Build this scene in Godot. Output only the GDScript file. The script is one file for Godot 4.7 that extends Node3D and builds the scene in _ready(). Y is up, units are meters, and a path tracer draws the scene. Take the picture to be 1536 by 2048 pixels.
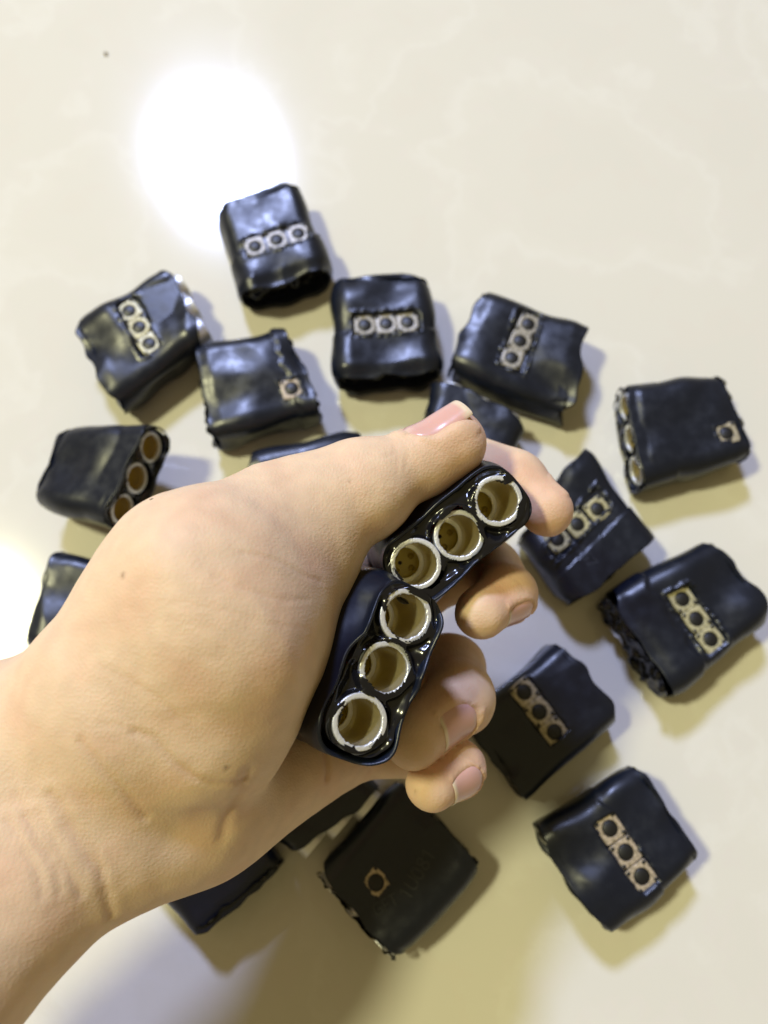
extends Node3D
# A hand holding two three-tube modules over a pale polished floor on which more of them lie.
# Metres; y up. The camera looks steeply down, as the photograph was taken.

const W := 0.037      # module width, across its three tubes
const L := 0.040      # module length, along its tubes
const T := 0.0165      # module thickness
const TUBE_OUT := 0.00575
const TUBE_IN := 0.00466

# floor modules: centre, turn about y, the four corners' departures from a plain rectangle (mm; -x-z, +x-z, +x+z, -x+z), where the row of boards starts and ends (mm)
var spots := {
	"m01": [Vector3(-0.0429, 0, -0.1820), 0.3283, [Vector2(0.7, 0.1), Vector2(-0.7, -1.7), Vector2(-0.5, 0.5), Vector2(0.5, 1.1)], [Vector2(-7.1, 2.7), Vector2(10.1, 2.5)]],
	"m02": [Vector3(0.0002, 0, -0.1443), 0.0764, [Vector2(-0.2, -1.5), Vector2(0.2, -0.6), Vector2(0.9, 0.3), Vector2(-0.9, 1.8)], [Vector2(-7.2, -0.1), Vector2(8.5, -0.1)]],
	"m03": [Vector3(-0.0899, 0, -0.1411), 2.2477, [Vector2(-1.1, -3.3), Vector2(1.1, 3.6), Vector2(-1.3, 3.6), Vector2(1.3, -3.8)], [Vector2(9.3, 2.3), Vector2(-6.4, 0.6)]],
	"m04": [Vector3(-0.0469, 0, -0.1225), 1.8307, [Vector2(-1.0, 0.9), Vector2(1.0, 2.3), Vector2(0.1, -4.6), Vector2(-0.1, 1.4)], [Vector2(-7.5, 12.5)]],
	"m05": [Vector3(0.0505, 0, -0.1353), 1.1726, [Vector2(0.2, -2.6), Vector2(-0.2, -1.7), Vector2(0.7, -1.2), Vector2(-0.7, 5.5)], [Vector2(-5.9, -2.1), Vector2(9.2, -1.2)]],
	"m06": [Vector3(0.1062, 0, -0.1057), -1.3611, [Vector2(1.5, 1.8), Vector2(-1.5, 0.2), Vector2(1.7, 1.8), Vector2(-1.7, -3.8)], [Vector2(7.2, -12.6)]],
	"m07": [Vector3(0.0683, 0, -0.0668), 0.6231, [Vector2(-1.8, 9.0), Vector2(1.8, -4.6), Vector2(1.0, -2.4), Vector2(-1.0, -2.0)], [Vector2(7.8, -2.9), Vector2(-10.1, -2.7)]],
	"m08": [Vector3(0.1019, 0, -0.0393), -1.0222, [Vector2(2.3, -1.1), Vector2(-2.3, -1.9), Vector2(0.7, 2.7), Vector2(-0.7, 0.4)], [Vector2(-4.7, 1.0), Vector2(10.6, 1.2)]],
	"m09": [Vector3(0.0506, 0, -0.0048), 2.2328, [Vector2(2.9, -1.7), Vector2(-2.9, 0.5), Vector2(-2.3, 1.1), Vector2(2.3, 0.1)], [Vector2(9.9, 0.4), Vector2(-5.3, -0.1)]],
	"m10": [Vector3(0.0724, 0, 0.0333), -0.9873, [Vector2(1.6, -0.1), Vector2(-1.6, 1.4), Vector2(0.1, -1.3), Vector2(-0.1, -0.1)], [Vector2(-6.5, -0.2), Vector2(9.4, 0.1)]],
	"m11": [Vector3(0.0048, 0, 0.0392), -0.7644, [Vector2(-0.0, 1.4), Vector2(0.0, 2.3), Vector2(-0.8, -1.6), Vector2(0.8, -2.2)], [Vector2(-2.7, 7.6)]],
	"m12": [Vector3(-0.0271, 0, 0.0153), 0.8558, [Vector2(1.7, -1.0), Vector2(-1.7, 7.1), Vector2(-2.5, 1.3), Vector2(2.5, -7.4)], []],
	"m13": [Vector3(-0.0550, 0, 0.0366), 0.7950, [Vector2(2.3, 0.9), Vector2(-2.3, 4.5), Vector2(-1.8, -0.2), Vector2(1.8, -5.2)], []],
	"m14": [Vector3(-0.0230, 0, -0.0813), 1.8432, [Vector2(-1.3, -0.6), Vector2(1.3, -1.7), Vector2(1.4, 0.8), Vector2(-1.4, 1.4)], []],
	"m15": [Vector3(0.0281, 0, -0.0961), 2.8120, [Vector2(0.3, -3.1), Vector2(-0.3, 3.9), Vector2(-0.4, 2.8), Vector2(0.4, -3.6)], []],
	"m16": [Vector3(-0.0986, 0, -0.0867), 1.3429, [Vector2(3.7, 1.2), Vector2(-3.7, 3.0), Vector2(0.8, 0.3), Vector2(-0.8, -4.5)], []],
	"m17": [Vector3(-0.0972, 0, -0.0381), 1.2227, [Vector2(1.7, 4.7), Vector2(-1.7, -1.2), Vector2(2.7, -3.3), Vector2(-2.7, -0.2)], [Vector2(4.7, -2.9)]],
}
# the two held modules: place and axes (x along the row of tubes, z out of the open tube ends)
var held := {
	"A": Transform3D(Vector3(0.7898, 0.0614, -0.6102), Vector3(-0.6052, 0.2393, -0.7593), Vector3(0.0994, 0.9690, 0.2262), Vector3(0.01451, 0.08542, -0.04700)),
	"B": Transform3D(Vector3(0.4028, -0.0159, -0.9152), Vector3(-0.8515, 0.3603, -0.3810), Vector3(0.3358, 0.9327, 0.1316), Vector3(-0.00621, 0.09205, -0.01526)),
}
const HAND_AT := Vector3(-0.02858, 0.10328, -0.01718)
# the hand's skeleton in mm from HAND_AT: which finger (0 palm), joint, radius, joint, radius, 1 if it grows out of the palm
var bones := [
	[0, Vector3(-117.04, -78.46, 37.00), 18.00, Vector3(-74.71, -44.25, 27.00), 17.00, 0],
	[0, Vector3(-74.71, -44.25, 27.00), 17.00, Vector3(-50.17, -16.25, 10.00), 14.60, 0],
	[0, Vector3(-109.43, -86.07, 37.00), 18.00, Vector3(-66.69, -52.27, 27.00), 17.00, 0],
	[0, Vector3(-66.69, -52.27, 27.00), 17.00, Vector3(-40.35, -26.07, 10.00), 14.60, 0],
	[0, Vector3(-101.82, -93.68, 37.00), 18.00, Vector3(-58.66, -60.30, 27.00), 17.00, 0],
	[0, Vector3(-58.66, -60.30, 27.00), 17.00, Vector3(-30.53, -35.89, 10.00), 14.60, 0],
	[0, Vector3(-35.33, -13.59, 5.00), 15.00, Vector3(-8.40, 1.39, -27.00), 13.00, 0],
	[0, Vector3(-8.40, 1.39, -27.00), 13.00, Vector3(28.86, 24.46, -49.00), 9.50, 0],
	[0, Vector3(-35.33, -22.90, 5.00), 15.00, Vector3(-7.53, -13.95, -29.00), 12.00, 0],
	[0, Vector3(-7.53, -13.95, -29.00), 12.00, Vector3(35.95, 6.65, -54.00), 9.50, 0],
	[0, Vector3(-31.20, -29.10, 5.00), 15.00, Vector3(-5.02, -27.75, -29.00), 12.00, 0],
	[0, Vector3(-5.02, -27.75, -29.00), 12.00, Vector3(30.27, -14.89, -52.00), 9.00, 0],
	[0, Vector3(-27.75, -35.07, 3.00), 13.00, Vector3(-5.30, -33.62, -17.00), 12.00, 0],
	[0, Vector3(-5.30, -33.62, -17.00), 12.00, Vector3(14.83, -29.27, -32.00), 9.00, 0],
	[0, Vector3(-24.43, -1.82, 12.00), 15.50, Vector3(-8.05, 14.41, 11.00), 17.60, 0],
	[0, Vector3(-8.05, 14.90, 11.00), 18.00, Vector3(9.25, 23.90, -3.00), 13.40, 0],
	[0, Vector3(-21.49, -9.98, 11.00), 16.00, Vector3(-1.88, 3.13, 12.00), 15.50, 0],
	[0, Vector3(-1.88, 3.13, 12.00), 15.50, Vector3(11.53, 14.76, -2.00), 8.80, 0],
	[0, Vector3(-18.91, -18.87, 8.00), 14.00, Vector3(-5.50, -14.53, 9.00), 12.00, 0],
	[0, Vector3(-5.50, -14.53, 9.00), 12.00, Vector3(5.23, -1.56, 3.00), 9.70, 0],
	[0, Vector3(-21.77, -37.56, 7.00), 10.50, Vector3(-10.67, -35.20, 0.00), 11.30, 0],
	[0, Vector3(-10.67, -35.20, 0.00), 11.30, Vector3(12.70, -29.64, -27.00), 9.50, 0],
	[1, Vector3(6.67, 26.41, -2.00), 14.30, Vector3(23.80, 34.33, -7.00), 11.00, 1],
	[1, Vector3(23.80, 34.33, -7.00), 11.00, Vector3(35.60, 40.30, -10.00), 7.60, 0],
	[1, Vector3(35.60, 40.30, -10.00), 7.40, Vector3(43.92, 46.14, -12.00), 7.00, 0],
	[1, Vector3(37.89, 39.53, -10.50), 6.30, Vector3(44.17, 44.34, -11.00), 6.70, 0],
	[2, Vector3(28.86, 31.37, -49.00), 8.50, Vector3(46.16, 45.28, -41.00), 7.60, 1],
	[2, Vector3(46.16, 45.28, -41.00), 7.60, Vector3(61.89, 36.80, -28.00), 7.20, 0],
	[2, Vector3(61.89, 36.80, -28.00), 7.20, Vector3(67.51, 29.92, -22.00), 6.40, 0],
	[3, Vector3(37.36, 8.77, -54.00), 8.50, Vector3(58.04, 14.37, -45.00), 7.40, 1],
	[3, Vector3(58.04, 14.37, -45.00), 7.40, Vector3(58.24, 9.87, -23.00), 6.90, 0],
	[3, Vector3(58.24, 9.87, -23.00), 6.90, Vector3(51.28, 6.15, -16.00), 6.20, 0],
	[4, Vector3(30.28, -16.71, -54.00), 9.00, Vector3(46.83, -11.98, -41.00), 8.60, 1],
	[4, Vector3(46.83, -11.98, -41.00), 8.60, Vector3(46.72, -15.77, -22.00), 8.00, 0],
	[4, Vector3(46.72, -15.77, -22.00), 8.00, Vector3(35.41, -21.87, -11.00), 6.90, 0],
	[5, Vector3(14.83, -30.54, -32.00), 8.20, Vector3(41.97, -33.02, -38.00), 6.80, 1],
	[5, Vector3(41.97, -33.02, -38.00), 6.80, Vector3(45.95, -31.46, -19.00), 6.30, 0],
	[5, Vector3(45.95, -31.46, -19.00), 6.30, Vector3(39.63, -33.50, -13.00), 6.10, 0],
]
# skin creases: depth, half width, points
var creases := [
	[0.40, 0.55, [Vector3(-15.45, -9.47, 28.21), Vector3(-12.36, -10.70, 27.62), Vector3(-9.20, -15.17, 26.16), Vector3(-6.07, -18.28, 24.66), Vector3(-2.77, -20.17, 23.16), Vector3(2.53, -21.07, 20.04)]],
	[0.22, 0.45, [Vector3(-21.52, 2.71, 29.01), Vector3(-16.03, -0.07, 29.95), Vector3(-11.65, -2.68, 30.00), Vector3(-8.42, -5.98, 29.04), Vector3(-7.95, -7.36, 28.49)]],
	[0.42, 0.60, [Vector3(-24.64, -10.77, 28.90), Vector3(-21.82, -14.95, 28.21), Vector3(-18.86, -19.89, 26.51), Vector3(-15.34, -27.13, 22.24)]],
	[0.20, 0.40, [Vector3(-21.45, -7.60, 29.21), Vector3(-18.31, -8.05, 28.88), Vector3(-15.45, -9.47, 28.21)]],
	[0.50, 0.70, [Vector3(-31.30, -21.38, 26.10), Vector3(-28.96, -26.03, 25.70), Vector3(-26.18, -31.21, 24.97), Vector3(-23.38, -36.11, 23.98), Vector3(-22.45, -41.27, 22.75), Vector3(-22.50, -46.57, 20.01)]],
	[0.30, 0.60, [Vector3(-35.68, -25.16, 26.54), Vector3(-32.85, -30.30, 27.06), Vector3(-29.87, -34.38, 26.72), Vector3(-29.33, -38.29, 26.95)]],
	[0.25, 0.60, [Vector3(-38.49, -25.43, 27.20), Vector3(-35.58, -29.58, 27.70), Vector3(-32.93, -33.85, 27.89), Vector3(-31.82, -38.48, 28.37)]],
	[0.30, 0.55, [Vector3(-33.70, -24.50, 26.17), Vector3(-30.78, -29.75, 26.27), Vector3(-28.34, -34.67, 26.09), Vector3(-26.15, -40.14, 25.03)]],
	[0.25, 0.50, [Vector3(-29.59, -22.28, 26.11), Vector3(-27.18, -27.05, 25.41), Vector3(-23.97, -32.03, 24.33), Vector3(-22.32, -37.94, 23.38)]],
	[0.20, 0.50, [Vector3(-37.68, -21.38, 26.10), Vector3(-34.81, -25.72, 26.49), Vector3(-31.10, -31.85, 26.79)]],
	[0.20, 0.40, [Vector3(3.18, 22.17, 26.10), Vector3(9.21, 20.07, 21.58), Vector3(13.43, 17.05, 17.57), Vector3(16.31, 15.69, 13.14)]],
	[0.16, 0.35, [Vector3(-1.26, 18.44, 30.01), Vector3(4.47, 15.75, 28.35), Vector3(9.63, 13.39, 24.73), Vector3(14.52, 12.81, 18.03)]],
	[0.14, 0.35, [Vector3(-7.70, 13.92, 31.66), Vector3(0.58, 12.53, 30.86), Vector3(7.92, 9.57, 27.80), Vector3(14.27, 7.54, 20.23)]],
	[0.12, 0.35, [Vector3(-8.55, 11.00, 31.70), Vector3(-2.17, 9.71, 31.75), Vector3(4.35, 5.99, 30.14)]],
	[0.10, 0.35, [Vector3(-9.46, 5.80, 31.54), Vector3(-3.45, 4.98, 31.78), Vector3(0.22, 3.58, 31.21)]],
	[0.15, 0.40, [Vector3(-20.83, 1.70, 29.21), Vector3(-18.38, -3.51, 29.45), Vector3(-15.39, -8.62, 28.40)]],
	[0.50, 1.00, [Vector3(-3.04, -34.40, 13.06), Vector3(-1.41, -28.61, 14.32), Vector3(3.15, -19.11, 20.85)]],
	[0.70, 0.70, [Vector3(14.73, -25.64, -13.62), Vector3(15.38, -31.54, -12.66)]],
	[0.40, 0.60, [Vector3(25.14, -34.11, -25.50), Vector3(25.55, -38.67, -30.84)]],
	[0.12, 0.35, [Vector3(28.79, 33.51, 3.51), Vector3(32.53, 30.93, 0.02), Vector3(33.32, 30.08, -1.58)]],
	[0.12, 0.35, [Vector3(25.63, 42.01, 1.51), Vector3(28.27, 40.95, 1.59), Vector3(30.94, 42.17, -0.54)]],
	[0.16, 0.35, [Vector3(44.11, -12.42, -12.90), Vector3(47.22, -13.36, -12.99), Vector3(50.19, -15.74, -13.75)]],
	[0.12, 0.30, [Vector3(43.66, -10.92, -14.39), Vector3(47.09, -11.73, -13.89), Vector3(50.60, -14.13, -14.27)]],
	[0.14, 0.30, [Vector3(46.63, -27.57, -12.81), Vector3(48.96, -28.82, -13.11), Vector3(50.52, -30.70, -13.58)]],
	[0.12, 0.30, [Vector3(59.23, 40.78, -21.62), Vector3(61.27, 37.07, -19.57), Vector3(62.04, 33.47, -18.52)]],
	[0.10, 0.30, [Vector3(57.19, 42.64, -24.15), Vector3(58.68, 39.55, -21.21)]],
	[0.13, 0.30, [Vector3(32.72, 45.10, -3.31), Vector3(33.75, 42.24, -1.44), Vector3(33.28, 38.93, -0.07)]],
	[0.12, 0.30, [Vector3(30.74, 43.91, -2.10), Vector3(31.68, 41.07, -0.08), Vector3(31.44, 37.79, 1.44)]],
	[0.14, 0.30, [Vector3(58.20, 14.63, -16.81), Vector3(60.45, 12.92, -16.25), Vector3(61.85, 10.58, -16.18)]],
]
# nails: a point on the bone, along, outwards, finger radius, half length, half width
var nails := [
	[Vector3(42.25, 44.97, -11.60), Vector3(0.8028, 0.5641, -0.1930), Vector3(-0.4321, 0.7736, 0.4636), 6.9, 7.4, 5.6],
	[Vector3(66.10, 31.64, -23.50), Vector3(0.5239, -0.6419, 0.5600), Vector3(0.8517, 0.3836, -0.3570), 6.7, 4.6, 4.2],
	[Vector3(55.80, 8.57, -20.55), Vector3(-0.6595, -0.3526, 0.6639), Vector3(0.7041, -0.5990, 0.3813), 6.6, 4.8, 4.2],
	[Vector3(41.31, -19.24, -16.50), Vector3(-0.6995, -0.2857, 0.6551), Vector3(0.6962, -0.0654, 0.7149), 7.2, 5.4, 5.2],
	[Vector3(43.85, -32.24, -17.08), Vector3(-0.7188, -0.3551, 0.5977), Vector3(0.6885, -0.2444, 0.6828), 6.2, 4.6, 4.3],
]
# small moles on the skin: place, size
var moles := [
	[Vector3(-17.49, 18.34, 28.71), 0.45],
	[Vector3(-0.28, -17.23, 23.70), 0.48],
	[Vector3(41.18, -18.26, -7.41), 0.33],
	[Vector3(35.64, -33.41, -8.32), 0.30],
	[Vector3(21.58, 36.03, 5.54), 0.30],
]
const PITCH := deg_to_rad(74.0)

var M := {}
var big := FastNoiseLite.new()
var mid := FastNoiseLite.new()
var fine := FastNoiseLite.new()
var cross: Array = []
var cross_hi: Array = []


# ---------------------------------------------------------------- helpers
func noise_of(n: FastNoiseLite, s: int, freq: float, oct := 2) -> void:
	n.seed = s
	n.noise_type = FastNoiseLite.TYPE_SIMPLEX_SMOOTH
	n.frequency = freq
	n.fractal_octaves = oct


func make_mesh(v: PackedVector3Array, idx: PackedInt32Array, cols = null, towards := Vector3.ZERO) -> ArrayMesh:
	# smooth normals; turned so that they look outwards (or along towards)
	var n := PackedVector3Array()
	n.resize(v.size())
	var mean := Vector3.ZERO
	for p in v:
		mean += p
	mean /= maxf(1.0, v.size())
	var vote := 0.0
	for k in range(0, idx.size(), 3):
		var a := v[idx[k]]
		var c := (v[idx[k + 2]] - a).cross(v[idx[k + 1]] - a)
		vote += c.dot(towards) if towards != Vector3.ZERO else c.dot(a - mean)
		n[idx[k]] += c
		n[idx[k + 1]] += c
		n[idx[k + 2]] += c
	var s := 1.0
	if vote < 0.0:
		s = -1.0
		for k in range(0, idx.size(), 3):
			var t := idx[k + 1]
			idx[k + 1] = idx[k + 2]
			idx[k + 2] = t
	for k in n.size():
		n[k] = (n[k] * s).normalized() if n[k].length_squared() > 0.0 else Vector3.UP
	var arr := []
	arr.resize(Mesh.ARRAY_MAX)
	arr[Mesh.ARRAY_VERTEX] = v
	arr[Mesh.ARRAY_NORMAL] = n
	arr[Mesh.ARRAY_INDEX] = idx
	if cols != null:
		arr[Mesh.ARRAY_COLOR] = cols
	var m := ArrayMesh.new()
	m.add_surface_from_arrays(Mesh.PRIMITIVE_TRIANGLES, arr)
	return m


func grid_index(nu: int, nv: int, closed: bool) -> PackedInt32Array:
	# nu points round (or across), nv rows
	var idx := PackedInt32Array()
	var last := nu if closed else nu - 1
	for j in nv - 1:
		for i in last:
			var a := j * nu + i
			var b := j * nu + (i + 1) % nu
			idx.append_array(PackedInt32Array([a, b, a + nu, b, b + nu, a + nu]))
	return idx


func obj(called: String, mesh: Mesh, mat: Material, parent: Node = self) -> MeshInstance3D:
	var o := MeshInstance3D.new()
	o.name = called
	o.mesh = mesh
	o.material_override = mat
	parent.add_child(o, true)
	return o


func tag(o: Node, label: String, category: String, group := "") -> void:
	o.set_meta("label", label)
	o.set_meta("category", category)
	if group != "":
		o.set_meta("group", group)


func lin(r: float, g: float, b: float) -> Color:
	return Color(r, g, b).linear_to_srgb()


func std(called: String, c: Color, rough: float, metal := 0.0) -> StandardMaterial3D:
	var m := StandardMaterial3D.new()
	m.resource_name = called
	m.albedo_color = c
	m.roughness = rough
	m.metallic = metal
	return m


func noise_tex(s: int, freq: float, size: int, type := FastNoiseLite.TYPE_SIMPLEX_SMOOTH, oct := 4, ramp: Gradient = null, warp := 0.0, normal := 0.0) -> NoiseTexture2D:
	var n := FastNoiseLite.new()
	n.seed = s
	n.noise_type = type
	n.frequency = freq
	n.fractal_octaves = oct
	if warp > 0.0:
		n.domain_warp_enabled = true
		n.domain_warp_amplitude = warp
		n.domain_warp_frequency = freq * 1.5
	var t := NoiseTexture2D.new()
	t.noise = n
	t.width = size
	t.height = size
	t.seamless = true
	t.seamless_blend_skirt = 0.25
	if ramp:
		t.color_ramp = ramp
	if normal > 0.0:
		t.as_normal_map = true
		t.bump_strength = normal
	return t


func ramp_of(offsets: PackedFloat32Array, colors: PackedColorArray) -> Gradient:
	var g := Gradient.new()
	g.offsets = offsets
	g.colors = colors
	return g


func triplanar(m: StandardMaterial3D, per_metre: float, world := false) -> void:
	m.uv1_triplanar = true
	m.uv1_world_triplanar = world
	m.uv1_scale = Vector3.ONE * per_metre


func sstep(a: float, b: float, x: float) -> float:
	var t := clampf((x - a) / (b - a), 0.0, 1.0)
	return t * t * (3.0 - 2.0 * t)


# ---------------------------------------------------------------- materials
func make_materials() -> void:
	# shrink film: near black, a little blue, its gloss uneven
	var film := std("black_film", lin(0.0040, 0.0066, 0.0155), 1.0)
	film.roughness_texture = noise_tex(11, 0.012, 512, FastNoiseLite.TYPE_SIMPLEX_SMOOTH, 4, ramp_of(PackedFloat32Array([0.25, 0.8]), PackedColorArray([Color(0.29, 0.29, 0.29), Color(0.42, 0.42, 0.42)])))
	film.metallic_specular = 0.50
	film.heightmap_enabled = true
	film.heightmap_texture = noise_tex(12, 0.03, 512, FastNoiseLite.TYPE_SIMPLEX_SMOOTH, 5)
	film.heightmap_scale = 0.0007
	triplanar(film, 28.0)
	M.film = film
	var glue := std("black_glue", lin(0.006, 0.006, 0.008), 0.17)
	M.glue = glue
	var alu := std("sawn_aluminium", lin(0.82, 0.83, 0.85), 0.36, 0.6)
	alu.heightmap_enabled = true
	alu.heightmap_texture = noise_tex(21, 0.05, 512, FastNoiseLite.TYPE_SIMPLEX_SMOOTH, 5)
	alu.heightmap_scale = 0.008
	triplanar(alu, 60.0)
	M.alu = alu
	var bore := std("tube_bore", lin(0.78, 0.68, 0.40), 0.26, 0.75)
	M.bore = bore
	M.disc = std("olive_board", lin(0.72, 0.58, 0.10), 0.35)
	M.disc_mark = std("dark_solder", lin(0.03, 0.02, 0.01), 0.3)
	M.disc_pad = std("yellow_pad", lin(0.5, 0.38, 0.06), 0.3)
	M.plug = std("black_rubber_button", lin(0.006, 0.006, 0.007), 0.45)
	var tones := {"tan": [0.43, 0.375, 0.28], "gold": [0.47, 0.43, 0.27], "silver": [0.36, 0.33, 0.28], "pink": [0.46, 0.375, 0.275]}
	for k in tones:
		var c: Array = tones[k]
		var b := std("board_" + k, Color.WHITE, 0.42, 0.25)
		b.albedo_texture = noise_tex(31, 0.03, 256, FastNoiseLite.TYPE_SIMPLEX_SMOOTH, 4, ramp_of(PackedFloat32Array([0.2, 0.6, 0.9]), PackedColorArray([lin(c[0] * 0.6, c[1] * 0.6, c[2] * 0.55), lin(c[0], c[1], c[2]), lin(c[0] * 1.15, c[1] * 1.15, c[2] * 1.15)])))
		triplanar(b, 90.0)
		M["board_" + k] = b
	M.print = std("grey_print", lin(0.026, 0.030, 0.037), 0.5)
	# skin: tone comes from vertex colours, pores and fine lines from relief
	var skin := std("skin", Color.WHITE, 0.56)
	skin.vertex_color_use_as_albedo = true
	skin.metallic_specular = 0.38
	skin.subsurf_scatter_enabled = true
	skin.subsurf_scatter_strength = 0.10
	skin.heightmap_enabled = true
	skin.heightmap_texture = noise_tex(41, 0.06, 512, FastNoiseLite.TYPE_CELLULAR, 2)
	skin.heightmap_scale = 0.009
	triplanar(skin, 50.0)
	M.skin = skin
	var nail := std("fingernail", Color.WHITE, 0.22)
	nail.vertex_color_use_as_albedo = true
	nail.subsurf_scatter_enabled = true
	nail.subsurf_scatter_strength = 0.08
	M.nail = nail
	# polished cream floor tile with faint cloudy veins
	var tile := std("polished_cream_tile", Color.WHITE, 0.092)
	var lo := lin(0.635, 0.605, 0.54)
	var hi := lin(0.668, 0.642, 0.582)
	tile.albedo_texture = noise_tex(51, 0.004, 1024, FastNoiseLite.TYPE_SIMPLEX_SMOOTH, 6, ramp_of(PackedFloat32Array([0.15, 0.45, 0.5, 0.56, 0.9]), PackedColorArray([lo, lin(0.645, 0.617, 0.553), hi, lin(0.648, 0.62, 0.556), lo])), 60.0)
	tile.normal_enabled = true
	tile.normal_texture = noise_tex(52, 0.006, 1024, FastNoiseLite.TYPE_SIMPLEX_SMOOTH, 2, null, 0.0, 1.2)
	tile.normal_scale = 0.1
	triplanar(tile, 2.2, true)
	M.tile = tile
	M.crumb = std("brown_crumb", lin(0.28, 0.23, 0.16), 0.8)


# ---------------------------------------------------------------- modules
func cross_section(n_top: int, n_corner: int, n_flat: int) -> Array:
	# a rounded slab's outline in x, y: [point, outward normal]
	var a := W / 2.0
	var b := T / 2.0
	var r := 0.0062
	var out := []
	for i in n_top:
		var x := lerpf(-(a - r), a - r, (i + 0.5) / n_top)
		out.append([Vector2(x, b), Vector2(0, 1)])
	for i in n_corner:
		var t := PI / 2 - PI / 2 * (i + 0.5) / n_corner
		out.append([Vector2(a - r, b - r) + Vector2(cos(t), sin(t)) * r, Vector2(cos(t), sin(t))])
	out.append([Vector2(a, 0), Vector2(1, 0)])
	for i in n_corner:
		var t := -PI / 2 * (i + 0.5) / n_corner
		out.append([Vector2(a - r, -b + r) + Vector2(cos(t), sin(t)) * r, Vector2(cos(t), sin(t))])
	for i in n_flat:
		var x := lerpf(a - r, -(a - r), (i + 0.5) / n_flat)
		out.append([Vector2(x, -b), Vector2(0, -1)])
	for i in n_corner:
		var t := -PI / 2 - PI / 2 * (i + 0.5) / n_corner
		out.append([Vector2(-a + r, -b + r) + Vector2(cos(t), sin(t)) * r, Vector2(cos(t), sin(t))])
	out.append([Vector2(-a, 0), Vector2(-1, 0)])
	for i in n_corner:
		var t := PI - PI / 2 * (i + 0.5) / n_corner
		out.append([Vector2(-a + r, b - r) + Vector2(cos(t), sin(t)) * r, Vector2(cos(t), sin(t))])
	return out


func bent(p: Vector3, quad: Array) -> Vector3:
	# carry the corners' departures into the whole module, edges and middle in between
	var u := clampf(p.x / W + 0.5, -0.1, 1.1)
	var v := clampf(p.z / L + 0.5, -0.1, 1.1)
	var a: Vector2 = quad[0]
	var b: Vector2 = quad[1]
	var c: Vector2 = quad[2]
	var d: Vector2 = quad[3]
	var o := a.lerp(b, u).lerp(d.lerp(c, u), v) * 0.001
	return p + Vector3(o.x, 0, o.y)


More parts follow.
